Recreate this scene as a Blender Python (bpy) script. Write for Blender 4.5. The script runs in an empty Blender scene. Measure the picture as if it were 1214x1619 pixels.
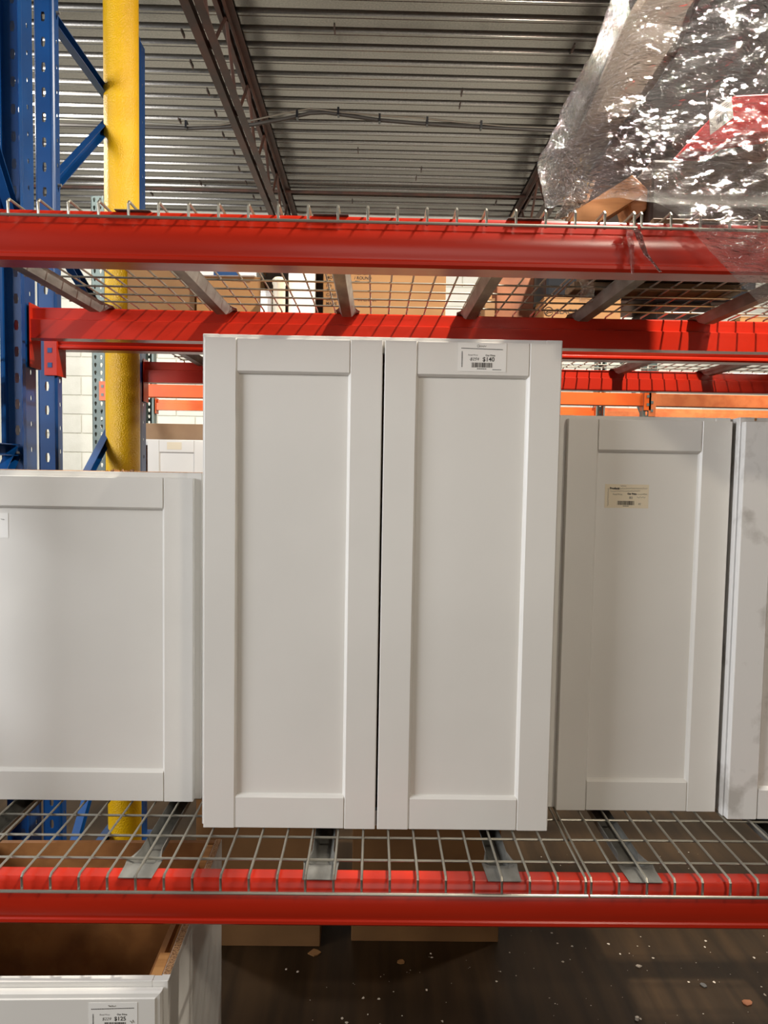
import bpy, bmesh, math, random
from mathutils import Vector, Matrix, noise
random.seed(7)
SC = bpy.context.scene
COL = SC.collection
H = 2.0                       # eye height above the floor (m)

# ------------------------------------------------------------------ camera
F_PX, PITCH, YAW, ROLL = 1105.0, math.radians(3.370), math.radians(.759), math.radians(.971)
fw = Vector((math.sin(YAW)*math.cos(PITCH), math.cos(YAW)*math.cos(PITCH), -math.sin(PITCH)))
rt = Vector((math.cos(YAW), -math.sin(YAW), 0)); up = rt.cross(fw)
rt2 = rt*math.cos(ROLL) + up*math.sin(ROLL); up2 = up*math.cos(ROLL) - rt*math.sin(ROLL)
cd = bpy.data.cameras.new('camera'); cam = bpy.data.objects.new('camera', cd); COL.objects.link(cam)
cam.matrix_world = Matrix(((rt2.x, up2.x, -fw.x, 0), (rt2.y, up2.y, -fw.y, 0), (rt2.z, up2.z, -fw.z, H), (0, 0, 0, 1)))
cd.sensor_fit = 'VERTICAL'; cd.sensor_height = 36; cd.lens = 36*F_PX/1619; cd.clip_start = .05
SC.camera = cam

# ------------------------------------------------------------------ light
SC.view_settings.view_transform = 'Standard'; SC.view_settings.look = 'None'
SC.view_settings.gamma = 1; SC.view_settings.use_curve_mapping = False
SC.view_settings.exposure = 0.0
w = bpy.data.worlds.new('world'); SC.world = w; w.use_nodes = True
w.node_tree.nodes['Background'].inputs[0].default_value = (1, .93, .84, 1)
w.node_tree.nodes['Background'].inputs[1].default_value = .09
def area(name, loc, target, sx, sy, power, color, disk=False):
    l = bpy.data.lights.new(name, 'AREA'); l.energy = power; l.color = color
    l.shape = 'DISK' if disk else 'RECTANGLE'; l.size = sx
    if not disk: l.size_y = sy
    o = bpy.data.objects.new(name, l); COL.objects.link(o); o.location = loc
    o.rotation_euler = (Vector(target)-Vector(loc)).to_track_quat('-Z', 'Y').to_euler()
    return o
# open loading door behind the photographer, window band on the left, high-bay lamps under the roof; the far aisle pair is added fill
area('daylight_loading_door', (1.0, -6.0, 1.95), (1.0, 4, 1.95), 3.8, 2.9, 62, (1, .94, .85))
area('daylight_side_door', (-4.3, .0, 3.1), (0, 1.9, 2.0), 2.2, 2.2, 245, (.94, .96, 1))
area('high_bay_lamp_rack', (1.28, 1.75, H+2.62), (1.28, 2.4, 0), .12, 0, 255, (1, .93, .82), True)
area('high_bay_lamp_aisle', (1.6, -1.2, H+2.2), (1.2, 0, 0), .35, 0, 48, (1, .88, .72), True)
area('added_lamp_far_aisle', (-3.0, 4.25, H+2.3), (-2.3, 6.2, 1.6), .4, 0, 130, (1, .97, .90), True)  # added out of view to brighten the block wall and far rack fronts
area('added_lamp_far_aisle', (3.1, 4.25, H+2.3), (2.0, 6.2, 1.6), .4, 0, 130, (1, .95, .86), True)  # second added lamp, brightens the right end of wall and far rack

# ------------------------------------------------------------------ materials
def lin(c):
    c = c/255.
    return c/12.92 if c <= .04045 else ((c+.055)/1.055)**2.4
def rgb(r, g, b): return (lin(r), lin(g), lin(b), 1)
MATS = {}
def mat(name, col, rough=.5, metal=0, col2=None, scale=8, stretch=(1, 1, 1), lo=.4, hi=.6, bump=0, bscale=60, bstretch=(1, 1, 1), coat=0, spec=.5, detail=4):
    if name in MATS: return MATS[name]
    m = bpy.data.materials.new(name); m.use_nodes = True; nt = m.node_tree; b = nt.nodes['Principled BSDF']
    b.inputs['Base Color'].default_value = col; b.inputs['Roughness'].default_value = rough
    b.inputs['Metallic'].default_value = metal; b.inputs['Specular IOR Level'].default_value = spec
    if coat: b.inputs['Coat Weight'].default_value = coat; b.inputs['Coat Roughness'].default_value = .12
    tc = nt.nodes.new('ShaderNodeTexCoord')
    if col2:
        mp = nt.nodes.new('ShaderNodeMapping'); mp.inputs['Scale'].default_value = stretch
        nz = nt.nodes.new('ShaderNodeTexNoise'); nz.inputs['Scale'].default_value = scale; nz.inputs['Detail'].default_value = detail
        cr = nt.nodes.new('ShaderNodeValToRGB'); cr.color_ramp.elements[0].position = lo; cr.color_ramp.elements[1].position = hi
        cr.color_ramp.elements[0].color = col; cr.color_ramp.elements[1].color = col2
        nt.links.new(tc.outputs['Object'], mp.inputs[0]); nt.links.new(mp.outputs[0], nz.inputs['Vector'])
        nt.links.new(nz.outputs['Fac'], cr.inputs[0]); nt.links.new(cr.outputs[0], b.inputs['Base Color'])
    if bump:
        mp = nt.nodes.new('ShaderNodeMapping'); mp.inputs['Scale'].default_value = bstretch
        nz = nt.nodes.new('ShaderNodeTexNoise'); nz.inputs['Scale'].default_value = bscale; nz.inputs['Detail'].default_value = 3
        bp = nt.nodes.new('ShaderNodeBump'); bp.inputs['Strength'].default_value = bump; bp.inputs['Distance'].default_value = .01
        nt.links.new(tc.outputs['Object'], mp.inputs[0]); nt.links.new(mp.outputs[0], nz.inputs['Vector'])
        nt.links.new(nz.outputs['Fac'], bp.inputs['Height']); nt.links.new(bp.outputs[0], b.inputs['Normal'])
    MATS[name] = m; return m
RED = mat('red_enamel', rgb(175, 36, 15), .28, col2=rgb(164, 32, 13), scale=3, stretch=(.4, 3, 3), bump=.04, bscale=25, bstretch=(.2, 1, 1))
BLUE = mat('blue_enamel', rgb(9, 62, 116), .3, col2=rgb(7, 54, 104), scale=4)
YEL = mat('yellow_paint', rgb(228, 178, 5), .34, col2=rgb(220, 168, 4), scale=5, bump=.5, bscale=170)
ORA = mat('orange_enamel', rgb(226, 100, 26), .4, col2=rgb(214, 88, 20), scale=5)
ORA2 = mat('shaded_orange_enamel', rgb(214, 120, 66), .5, col2=rgb(200, 104, 54), scale=14)  # browner orange, the shade on the right bay is put into the colour
GREY = mat('grey_green_enamel', rgb(104, 118, 114), .45, col2=rgb(92, 106, 102), scale=10)
WIRE = mat('galvanised_wire', rgb(172, 168, 156), .34, .85)
GALV = mat('galvanised_steel', rgb(112, 111, 106), .45, .4, col2=rgb(146, 145, 139), scale=30, stretch=(1, .4, 1), lo=.35, hi=.7)
DECK = mat('galvanised_roof_deck', rgb(118, 114, 109), .22, .9, col2=rgb(132, 128, 122), scale=90, stretch=(1, 1, 1), lo=.4, hi=.62)
RUST = mat('rusty_brown_primer', rgb(84, 50, 36), .6, col2=rgb(62, 42, 34), scale=6)
DARKSTEEL = mat('dark_conduit', rgb(74, 70, 66), .5, .4)
WHITE = mat('white_lacquer', rgb(226, 223, 216), .33, col2=rgb(222, 219, 212), scale=2.5)
WHITE2 = mat('white_lacquer_smudged', rgb(224, 222, 218), .36, col2=rgb(188, 184, 178), scale=9, lo=.56, hi=.66, detail=6)
PLY = mat('unfinished_plywood', rgb(196, 142, 84), .55, col2=rgb(172, 118, 64), scale=9, stretch=(.3, 4, 4))
PLYD = mat('brown_plywood', rgb(150, 100, 54), .5, col2=rgb(132, 86, 44), scale=3, stretch=(5, .4, 5))
CHIP = mat('particle_board', rgb(176, 134, 92), .8, col2=rgb(120, 84, 54), scale=220, lo=.45, hi=.6)
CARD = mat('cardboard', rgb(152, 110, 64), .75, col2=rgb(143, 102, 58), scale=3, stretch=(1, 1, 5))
CARD2 = mat('dull_cardboard', rgb(144, 108, 70), .8, col2=rgb(132, 98, 62), scale=4)
CARD3 = mat('red_brown_cardboard', rgb(146, 92, 60), .8, col2=rgb(116, 70, 46), scale=7)
CARD4 = mat('brown_kraft_carton', rgb(128, 90, 50), .8, col2=rgb(118, 82, 44), scale=4)
DKCARD = mat('dark_brown_carton', rgb(60, 44, 34), .7, col2=rgb(50, 36, 28), scale=5)
PAPER = mat('label_paper', rgb(236, 234, 228), .5)
PAPERY = mat('yellowed_label_paper', rgb(226, 213, 186), .55)
INK = mat('black_ink', rgb(26, 24, 24), .6)
INKG = mat('grey_ink', rgb(92, 90, 88), .6)
INKC = mat('brown_carton_ink', rgb(52, 38, 26), .7)
INKB = mat('blue_print', rgb(26, 66, 112), .5)
BLOCK = mat('painted_block', rgb(238, 236, 224), .6, col2=rgb(230, 228, 215), scale=5, bump=.15, bscale=70)
MORTAR = mat('painted_mortar', rgb(216, 214, 202), .7)
FLOOR = mat('brown_streaked_concrete', rgb(62, 45, 27), .5, spec=.2, col2=rgb(42, 30, 17), scale=3.0, stretch=(5, .5, 1), lo=.35, hi=.68, bump=.03, bscale=30)  # lengthwise streaks put light and shadow through the deck slits into the colour
ROOF = mat('roof_board', rgb(90, 88, 86), .8)
BLACK = mat('black_plastic', rgb(22, 23, 27), .35)
DKBR = mat('dark_brown_leatherette', rgb(48, 34, 28), .4)
REDP = mat('bright_red_plastic', rgb(206, 26, 34), .35)
TAN = mat('greyish_paper_wrap', rgb(128, 112, 98), .7, col2=rgb(104, 90, 76), scale=7)
PLANK = mat('weathered_plank', rgb(112, 86, 60), .7, col2=rgb(92, 70, 48), scale=10, stretch=(.5, 5, 5))
WOOD = mat('raw_pine', rgb(190, 132, 82), .6, col2=rgb(160, 104, 60), scale=10, stretch=(.5, 5, 5))
CRUMB = mat('pale_crumbs', rgb(212, 200, 184), .8)
PORC = mat('cream_plastic', rgb(226, 216, 190), .35)
def film_material():
    m = bpy.data.materials.new('clear_stretch_film'); m.use_nodes = True; nt = m.node_tree; nt.nodes.clear()
    out = nt.nodes.new('ShaderNodeOutputMaterial'); tr = nt.nodes.new('ShaderNodeBsdfTransparent'); gl = nt.nodes.new('ShaderNodeBsdfGlossy')
    df = nt.nodes.new('ShaderNodeBsdfDiffuse'); df.inputs[0].default_value = (.80, .76, .70, 1); tr.inputs[0].default_value = (.95, .94, .93, 1)
    gl.inputs['Roughness'].default_value = .07
    tc = nt.nodes.new('ShaderNodeTexCoord'); mp = nt.nodes.new('ShaderNodeMapping'); mp.inputs['Rotation'].default_value = (0, math.radians(-32), 0); mp.inputs['Scale'].default_value = (.38, 1, 1.6)
    nz = nt.nodes.new('ShaderNodeTexNoise'); nz.inputs['Scale'].default_value = 58; nz.inputs['Detail'].default_value = 4; nz.inputs['Distortion'].default_value = 1.2
    bp = nt.nodes.new('ShaderNodeBump'); bp.inputs['Strength'].default_value = 1.0; bp.inputs['Distance'].default_value = .035
    fr = nt.nodes.new('ShaderNodeFresnel'); fr.inputs['IOR'].default_value = 1.5
    ma = nt.nodes.new('ShaderNodeMath'); ma.operation = 'MULTIPLY_ADD'; ma.inputs[1].default_value = 1.1; ma.inputs[2].default_value = .055; ma.use_clamp = True
    m1 = nt.nodes.new('ShaderNodeMixShader'); m2 = nt.nodes.new('ShaderNodeMixShader'); m1.inputs[0].default_value = .085
    L = nt.links.new
    L(tc.outputs['Object'], mp.inputs[0]); L(mp.outputs[0], nz.inputs['Vector']); L(nz.outputs['Fac'], bp.inputs['Height'])
    L(bp.outputs[0], gl.inputs['Normal']); L(bp.outputs[0], fr.inputs['Normal'])
    L(tr.outputs[0], m1.inputs[1]); L(df.outputs[0], m1.inputs[2])
    L(fr.outputs[0], ma.inputs[0]); L(ma.outputs[0], m2.inputs[0]); L(m1.outputs[0], m2.inputs[1]); L(gl.outputs[0], m2.inputs[2]); L(m2.outputs[0], out.inputs[0])
    return m
FILM = film_material()

# ------------------------------------------------------------------ mesh helpers
def world_loc(p):
    v = Vector((0, 0, 0))
    while p is not None: v += p.location; p = p.parent
    return v
def obj(name, bm, m, parent=None, smooth=False, local=False):
    """links bm (built in world coordinates unless local) as one mesh object"""
    me = bpy.data.meshes.new(name)
    if parent is not None:
        if not local: bmesh.ops.translate(bm, verts=bm.verts, vec=-world_loc(parent))
        loc = Vector((0, 0, 0))
    else:
        xs = [v.co.x for v in bm.verts]; ys = [v.co.y for v in bm.verts]; zs = [v.co.z for v in bm.verts]
        loc = Vector(((min(xs)+max(xs))/2, (min(ys)+max(ys))/2, min(zs))); bmesh.ops.translate(bm, verts=bm.verts, vec=-loc)
    bmesh.ops.recalc_face_normals(bm, faces=bm.faces)
    bm.to_mesh(me); bm.free()
    if smooth:
        for p in me.polygons: p.use_smooth = True
        try: me.set_sharp_from_angle(angle=math.radians(40))
        except Exception: pass
    me.materials.append(m)
    o = bpy.data.objects.new(name, me); COL.objects.link(o); o.location = loc
    if parent is not None: o.parent = parent
    return o
def tag(o, label, cat, group=None):
    o['label'] = label; o['category'] = cat
    if group: o['group'] = group
    return o
def thing(name, label, cat, loc, group=None, rz=0):
    o = bpy.data.objects.new(name, None); COL.objects.link(o); o.location = loc; o.rotation_euler = (0, 0, rz); o.empty_display_size = .1
    return tag(o, label, cat, group)
def struct(o): o['kind'] = 'structure'; return o
def instance(src, loc, parent=None):
    o = src.copy(); COL.objects.link(o); o.location = loc
    if parent is not None: o.parent = parent
    return o
def B(): return bmesh.new()
def box(bm, a, b, r=0, seg=2):
    x0, y0, z0 = a; x1, y1, z1 = b
    t = bmesh.new(); bmesh.ops.create_cube(t, size=1)
    for v in t.verts: v.co = Vector(((x0+x1)/2+v.co.x*(x1-x0), (y0+y1)/2+v.co.y*(y1-y0), (z0+z1)/2+v.co.z*(z1-z0)))
    if r: bmesh.ops.bevel(t, geom=list(t.edges), offset=r, segments=seg, affect='EDGES', profile=.5)
    merge(bm, t); return bm
def merge(bm, t, M=None):
    mp = {v: bm.verts.new((M @ v.co) if M else v.co) for v in t.verts}
    for f in t.faces:
        try: bm.faces.new([mp[v] for v in f.verts])
        except ValueError: pass
    t.free()
def prism(bm, pts, axis, a0, a1):
    """extrude a closed 2D outline along an axis; outline coordinates are the two other axes in order"""
    def P(u, v, a): return {'x': (a, u, v), 'y': (u, a, v), 'z': (u, v, a)}[axis]
    A = [bm.verts.new(P(u, v, a0)) for u, v in pts]; Bv = [bm.verts.new(P(u, v, a1)) for u, v in pts]; n = len(pts)
    for i in range(n): bm.faces.new((A[i], A[(i+1) % n], Bv[(i+1) % n], Bv[i]))
    bm.faces.new(A); bm.faces.new(Bv[::-1]); return bm
def tube(bm, pts, r, n=8):
    pts = [Vector(p) for p in pts]; rings = []
    for i, p in enumerate(pts):
        if i == 0: d = pts[1]-p
        elif i == len(pts)-1: d = p-pts[i-1]
        else: d = (pts[i+1]-p).normalized()+(p-pts[i-1]).normalized()
        d.normalize(); s = d.cross(Vector((0, 0, 1)))
        if s.length < .1: s = d.cross(Vector((1, 0, 0)))
        s.normalize(); t = s.cross(d)
        rings.append([bm.verts.new(p+(s*math.cos(a)+t*math.sin(a))*r) for a in [2*math.pi*k/n for k in range(n)]])
    for a, b in zip(rings, rings[1:]):
        for k in range(n): bm.faces.new((a[k], a[(k+1) % n], b[(k+1) % n], b[k]))
    bm.faces.new(rings[0]); bm.faces.new(rings[-1][::-1]); return bm
def loft(bm, secs, closed=False):
    R = [[bm.verts.new(p) for p in s] for s in secs]; n = len(R[0])
    for a, b in zip(R, R[1:]):
        for k in range(n if closed else n-1): bm.faces.new((a[k], a[(k+1) % n], b[(k+1) % n], b[k]))
    return bm
def thick(bm, t): bmesh.ops.recalc_face_normals(bm, faces=bm.faces); bm.normal_update(); bmesh.ops.solidify(bm, geom=list(bm.faces), thickness=t); return bm
def text(bm, s, x, z, y, size, align='LEFT', bold=0, shear=0, ang=0):
    """flat printed lettering in a plane facing the camera side (-Y), baseline start at x,z"""
    c = bpy.data.curves.new('t', 'FONT'); c.body = s; c.size = size; c.align_x = align; c.offset = bold; c.shear = shear; c.resolution_u = 3; c.fill_mode = 'FRONT'
    o = bpy.data.objects.new('t', c); COL.objects.link(o); dg = bpy.context.evaluated_depsgraph_get(); me = o.evaluated_get(dg).to_mesh()
    ca, sa = math.cos(ang), math.sin(ang); vs = [bm.verts.new((x+v.co.x*ca-v.co.y*sa, y, z+v.co.x*sa+v.co.y*ca)) for v in me.vertices]
    for p in me.polygons:
        try: bm.faces.new([vs[i] for i in p.vertices])
        except ValueError: pass
    o.to_mesh_clear(); bpy.data.objects.remove(o); bpy.data.curves.remove(c)
def rect(bm, x0, x1, z0, z1, y):
    bm.faces.new([bm.verts.new(p) for p in ((x0, y, z0), (x1, y, z0), (x1, y, z1), (x0, y, z1))])

# ------------------------------------------------------------------ the building
fl = struct(obj('floor', box(B(), (-8, -7, -.15), (8, 7.75, 0)), FLOOR)); tag(fl, 'dark brown streaked concrete floor under the racks', 'floor')
ZD = H+2.70; PITCHR = .162
roof = struct(obj('ceiling', box(B(), (-8, -5.2, ZD+.05), (8, 7.75, ZD+.16)), ROOF)); tag(roof, 'ribbed galvanised metal roof deck overhead', 'ceiling')
def deck_sheet():
    bm = B(); secs = []
    prof = []
    for k in range(6):
        y = k*PITCHR
        prof += [(y, .038), (y+.026, .038), (y+.039, 0), (y+.060, 0), (y+.062, .003), (y+.066, .003), (y+.068, 0), (y+.146, 0)]
    prof.append((6*PITCHR, .038))
    loft(bm, [[(-8, y, z) for y, z in prof], [(8, y, z) for y, z in prof]])
    return thick(bm, .0012)
ds = obj('deck_sheet', deck_sheet(), DECK, roof, local=True)
base = Vector((0, 4.612-6*PITCHR*10, ZD)) - roof.location
ds.location = base
for k in range(1, 13): 
    if 4.612+6*PITCHR*(k-10) < 7.0: instance(ds, base+Vector((0, 6*PITCHR*k, 0)), roof)
# deck fastening tabs hanging under the flutes
tb = obj('fastening_tab', box(B(), (-.004, -.038, -.012), (.004, .038, .002)), RUST, roof, local=True)
tabs = [(289, 52), (303, 101), (329, 145), (341, 179), (353, 213), (370, 241), (378, 267), (389, 288), (401, 311), (412, 329), (317, 289), (284, 190), (529, 45), (411, 160), (566, 238), (557, 318), (906, 76), (730, 146), (727, 166), (666, 268), (658, 281), (784, 320), (240, 306), (320, 48)]
def ray(px, py): return fw + rt2*((px-607)/F_PX) + up2*((809.5-py)/F_PX)
def atY(px, py, Y): v = ray(px, py); return v*(Y/v.y)+Vector((0, 0, H))
def atZ(px, py, Z): v = ray(px, py); return v*((Z-H)/v.z)+Vector((0, 0, H))
for i, (px, py) in enumerate(tabs):
    p = atZ(px, py, ZD)-roof.location
    if i == 0: tb.location = p
    else: instance(tb, p, roof)

wb = struct(obj('wall_back', box(B(), (-8, 7.606, 0), (8, 7.75, ZD+.06)), MORTAR)); tag(wb, 'white painted concrete block wall at the far end', 'wall')
BW, BH = .4064, .2032
blk = obj('block', box(B(), (-BW/2+.004, -.012, -BH/2+.004), (BW/2-.004, .03, BH/2-.004), .004, 1), BLOCK, wb, local=True)
first = True
zc0 = H+.143-BH/2
for r in range(-5, 12):
    for c in range(-8, 9):
        z = zc0+BH*r; x = -3.37+BW*8+BW*c+(BW/2 if r % 2 else 0)
        p = Vector((x, 7.606, z))-wb.location
        if first: blk.location = p; first = False
        else: instance(blk, p, wb)

# bar joists
def joist(x, label):
    zt, zb = ZD-.014, ZD-.455
    t = thing('bar_joist', label, 'joist', (x, 2.6, zb-.05), 'bar joists under the roof deck')
    def angle(s, z, flip):
        bm = B(); g = .012*s; k = -1 if flip else 1
        pts = [(x+g, z), (x+g+.046*s, z), (x+g+.046*s, z+.006*k), (x+g+.006*s, z+.006*k), (x+g+.006*s, z+.05*k), (x+g, z+.05*k)]
        prism(bm, pts, 'y', -4.8, 7.59); return bm
    for s in (-1, 1):
        obj('top_chord', angle(s, zt, True), RUST, t); obj('bottom_chord', angle(s, zb, False), RUST, t)
    y = -4.7; k = 0
    while y < 7.0:
        a = (x, y, zb+.03 if k % 2 == 0 else zt-.03); b = (x, y+.36, zt-.03 if k % 2 == 0 else zb+.03)
        obj('web_rod', tube(B(), [a, b], .011, 6), RUST, t); y += .36; k += 1
    return t
joist(-.925, 'rusty brown bar joist beside the yellow column, under the roof deck')
joist(1.425, 'dark brown bar joist behind the film wrapped bundle, under the roof deck')
for nm, (xa, ya), (xb, yb), Y0, lab in (('joist_bridging', (90, 120), (925, 131), 5.2, 'thin dark bridging rod across the near roof deck between joists'), ('joist_bridging', (90, 299), (830, 307), 6.9, 'thin dark bridging rod across the roof deck close to the far wall')):
    a = atY(xa, ya, Y0); b = atY(xb, yb, Y0); z = (a.z+b.z)/2
    tag(obj(nm, tube(B(), [(-5, Y0, z), (5, Y0, z)], .014, 8), RUST), lab, 'rod', 'bridging rods between the joists')
pts = [atY(px, py, 4.95) for px, py in ((-60, 196), (90, 197), (200, 200), (300, 203), (350, 201), (400, 197), (450, 188), (490, 179), (515, 178), (545, 182), (600, 190), (660, 195), (720, 199), (800, 203), (880, 207), (980, 205), (1100, 204))]
cable = thing('electrical_cable', 'sagging dark electrical cable run strung between the roof joists', 'cable', pts[5])
obj('cable_sheath', tube(B(), pts, .013, 8), DARKSTEEL, cable, True)
obj('conductor', tube(B(), [p+Vector((0, -.02, .016+.012*math.sin(i*1.3))) for i, p in enumerate(pts)], .006, 6), WIRE, cable, True)
for px, py in ((295, 201), (470, 184), (535, 180), (600, 190), (675, 195), (760, 201)):
    p = atY(px, py, 4.95); obj('cable_clip', box(B(), (p.x-.007, p.y-.026, p.z-.018), (p.x+.007, p.y+.018, p.z+.034)), BLACK, cable)

# yellow pipe column
bm = B(); secs = []
cx, cy, R_ = -1.183, 3.30, .076
secs = [[(cx+R_*math.cos(2*math.pi*k/40), cy+R_*math.sin(2*math.pi*k/40), z) for k in range(40)] for z in (0.02, 1, 2, 3, ZD-.01)]
loft(bm, secs, True); bm.faces.new([v for v in bm.verts if abs(v.co.z-.02) < 1e-4]); bm.faces.new([v for v in bm.verts if abs(v.co.z-ZD+.01) < 1e-4])
yc = thing('steel_column', 'round bright yellow painted steel column behind the racks', 'column', (cx, cy, 0))
obj('pipe', bm, YEL, yc, True); obj('base_plate', box(B(), (cx-.14, cy-.14, 0), (cx+.14, cy+.14, .02)), YEL, yc)

# ------------------------------------------------------------------ pallet racks
ZU, ZL = H+.563, H-.916            # wire centre heights of the two deck levels
XL, XR = -1.20, 2.46               # inner faces of the uprights of the bay
YA0, YA1 = 1.535, 2.53             # front rack, front face and rear face of the beams
YB0, YB1 = 2.695, 3.745            # rack behind
def post_panel(bm, wd, pitch, n, hole, M):
    """sheet with one hole per pitch; hole = outline listed anticlockwise starting at the bottom middle"""
    for k in range(n):
        z = k*pitch; top = max(h[1] for h in hole); bot = min(h[1] for h in hole)
        Lh = [h for h in hole if h[0] < -1e-6]; Rh = [h for h in hole if h[0] > 1e-6]
        Lh.sort(key=lambda h: h[1]); Rh.sort(key=lambda h: -h[1])
        l = [(-wd/2, 0), (0, 0), (0, bot)]+Lh+[(0, top), (0, pitch), (-wd/2, pitch)]
        r = [(0, 0), (wd/2, 0), (wd/2, pitch), (0, pitch), (0, top)]+Rh+[(0, bot)]
        for loop in (l, r): bm.faces.new([bm.verts.new(M(u, v+z)) for u, v in loop])
hexh = [(-.005, .028), (.005, .028), (-.0078, .040), (.0078, .040), (-.0078, .050), (.0078, .050), (-.005, .062), (.005, .062)]
rndh = [(-.004, .062), (.004, .062), (-.0055, .070), (.0055, .070), (-.004, .078), (.004, .078)]
def blue_post(fwd=0.0, D=.060):
    """punched steel post; fwd adds flanges on the near side of the punched web"""
    bm = B(); n = 46; p = .09; W = .074; h = p*n
    def q4(a, b_):
        bm.faces.new([bm.verts.new(q) for q in ((a[0], a[1], 0), (b_[0], b_[1], 0), (b_[0], b_[1], h), (a[0], a[1], h))])
    if fwd:
        post_panel(bm, W-.012, p, n, hexh, lambda u, v: (u, 0, v))
    else: post_panel(bm, W-.016, p, n, hexh, lambda u, v: (u, 0, v))
    for s in (-1, 1):
        e = W/2-.006
        if fwd:
            q4((s*e, 0), (s*e, -fwd+.008)); q4((s*e, -fwd+.008), (s*W/2, -fwd)); q4((s*W/2, -fwd), (s*(W/2+.002), -fwd+.018)); q4((s*(W/2+.002), -fwd+.018), (s*e, 0))
            post_panel(bm, D, p, n, rndh, lambda u, v: (s*e, D/2+u, v))
        else:
            q4((s*(W/2-.008), 0), (s*W/2, .010)); q4((s*W/2, .010), (s*W/2, .020)); q4((s*W/2, .020), (s*e, .028))
            post_panel(bm, D-.028, p, n, rndh, lambda u, v: (s*e, .028+(D-.028)/2+u, v))
    bmesh.ops.remove_doubles(bm, verts=bm.verts, dist=.0002)
    return thick(bm, .0022)
PB = {}
def frame(x, y0, y1, label, group, braces):
    """upright frame: front post at y0, rear post ending at y1, horizontal and diagonal braces"""
    t = thing('upright_frame', label, 'rack frame', (x, y0, 0), group)
    for key, yo in (('front', 0), ('rear', y1-y0-.072)):
        if key not in PB: PB[key] = obj('post', blue_post(.036 if key == 'rear' else 0, .072 if key == 'rear' else .06), BLUE, t, local=True); PB[key].location = (0, yo, .004)
        else: instance(PB[key], (0, yo, .004), t)
    for yy in (y0+.03, y1-.05): obj('foot_plate', box(B(), (x-.06, yy-.06, 0), (x+.06, yy+.06, .006)), BLUE, t)
    for za, zb in braces:
        A = Vector((x, y0+.055, za)); C = Vector((x, y1-.09, zb)); d = (C-A).normalized(); n_ = Vector((1, 0, 0)); q = d.cross(n_)
        bm = B(); hw = .02
        sec = [(-.016, -hw), (.016, -hw), (.016, -hw+.003), (-.013, -hw+.003), (-.013, hw-.003), (.016, hw-.003), (.016, hw), (-.016, hw)]
        rings = [[bm.verts.new(P+n_*u+q*v) for u, v in sec] for P in (A, C)]
        for k in range(8): bm.faces.new((rings[0][k], rings[0][(k+1) % 8], rings[1][(k+1) % 8], rings[1][k]))
        bm.faces.new(rings[0]); bm.faces.new(rings[1][::-1])
        obj('brace', bm, BLUE, t)
        obj('bolt', tube(B(), [A+Vector((-.03, -.012, 0)), A+Vector((.044, -.012, 0))], .006, 8), GALV, t)
    return t
zr = H
frame(-1.243, YA0, YA1-.005, 'blue upright frame of the front rack at the left edge, holed posts', 'blue upright frames', [(.25, .25), (.25, 1.15), (1.15, .25+1.8), (2.05, 2.05), (zr+1.98, zr+.86), (zr+1.98, zr+1.98)])
frame(-1.252, YB0-.003, YB1, 'blue upright frame of the second rack, braced behind the yellow column', 'blue upright frames', [(.25, .25), (.25, 1.15), (zr-.28, zr+.42), (zr+.88, zr+.5), (zr+1.06, zr+1.86), (zr+1.69, zr+1.69)])

BEAMP = [(.006, 0), (0, .006), (0, .013), (.003, .016), (.003, .021), (0, .026), (0, .074), (.004, .080), (.004, .098), (.012, .108), (.046, .108), (.050, .104), (.050, .068), (.064, .064), (.064, 0)]
def beam(yf, ztop, x0, x1, label, m=RED, flip=False, group='red rack beams', h=1.0, conn=True, prof=BEAMP, cdrop=.1):
    y = lambda u: (yf-u if flip else yf+u)
    t = thing('rack_beam', label, 'beam', ((x0+x1)/2, yf, ztop-.108*h), group)
    obj('beam_tube', prism(B(), [(y(u), ztop-.108*h+v*h) for u, v in prof], 'x', x0, x1), m, t, True)
    if conn:
        for xe, s in ((x0, -1), (x1, 1)):
            bm = B()
            box(bm, (min(xe, xe+s*.004), min(y(-.006), y(.07)), ztop-.108*h-cdrop), (max(xe, xe+s*.004), max(y(-.006), y(.07)), ztop+.012), .001, 1)
            box(bm, (min(xe, xe+s*.048), min(y(-.010), y(-.006)), ztop-.108*h-cdrop), (max(xe, xe+s*.048), max(y(-.010), y(-.006)), ztop+.012), .001, 1)
            c = obj('end_connector', bm, m, t)
            for zz in (ztop-.108*h-cdrop+.03, ztop-.108*h-cdrop+.085):
                bm = B(); yy = y(-.011)
                box(bm, (xe+s*.018, yy-.001, zz), (xe+s*.034, yy+.001, zz+.018)); obj('connector_slot', bm, BLUE if m is RED else GREY, c)
    return t
beam(YA0, ZU-.016, XL, XR, 'glossy red beam carrying the front edge of the upper shelf')
beam(YA1, ZU-.016, XL, XR, 'red rear beam of the upper shelf directly above the tall two-door cabinet', flip=True)
beam(YA0, ZL-.016, XL, XR, 'red front beam of the lower shelf below the white cabinets')
beam(YA1, ZL-.016, XL, XR, 'red rear beam of the lower shelf hidden behind the white cabinets', flip=True)
beam(YB0, ZU-.016, XL-.01, XR, 'red front beam of the second rack showing as a strip below the upper rear beam')
beam(YB1, ZU-.016, XL-.01, XR, 'farthest red beam at the back of the second rack, lit in a grid pattern', flip=True)
OP = [(.003, 0), (0, .003), (0, .105), (.003, .108), (.04, .108), (.043, .105), (.043, .075), (.06, .072), (.06, 0)]
beam(4.70, H+.548, -1.79, 1.79, 'bright orange front beam of the far grey rack', ORA, group='orange beams of the far rack', h=.78, prof=OP, cdrop=.03)
beam(5.80, H+.548, -1.79, 1.79, 'orange rear beam of the far grey rack', ORA, True, group='orange beams of the far rack', h=.78, prof=OP, cdrop=.03)
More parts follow.
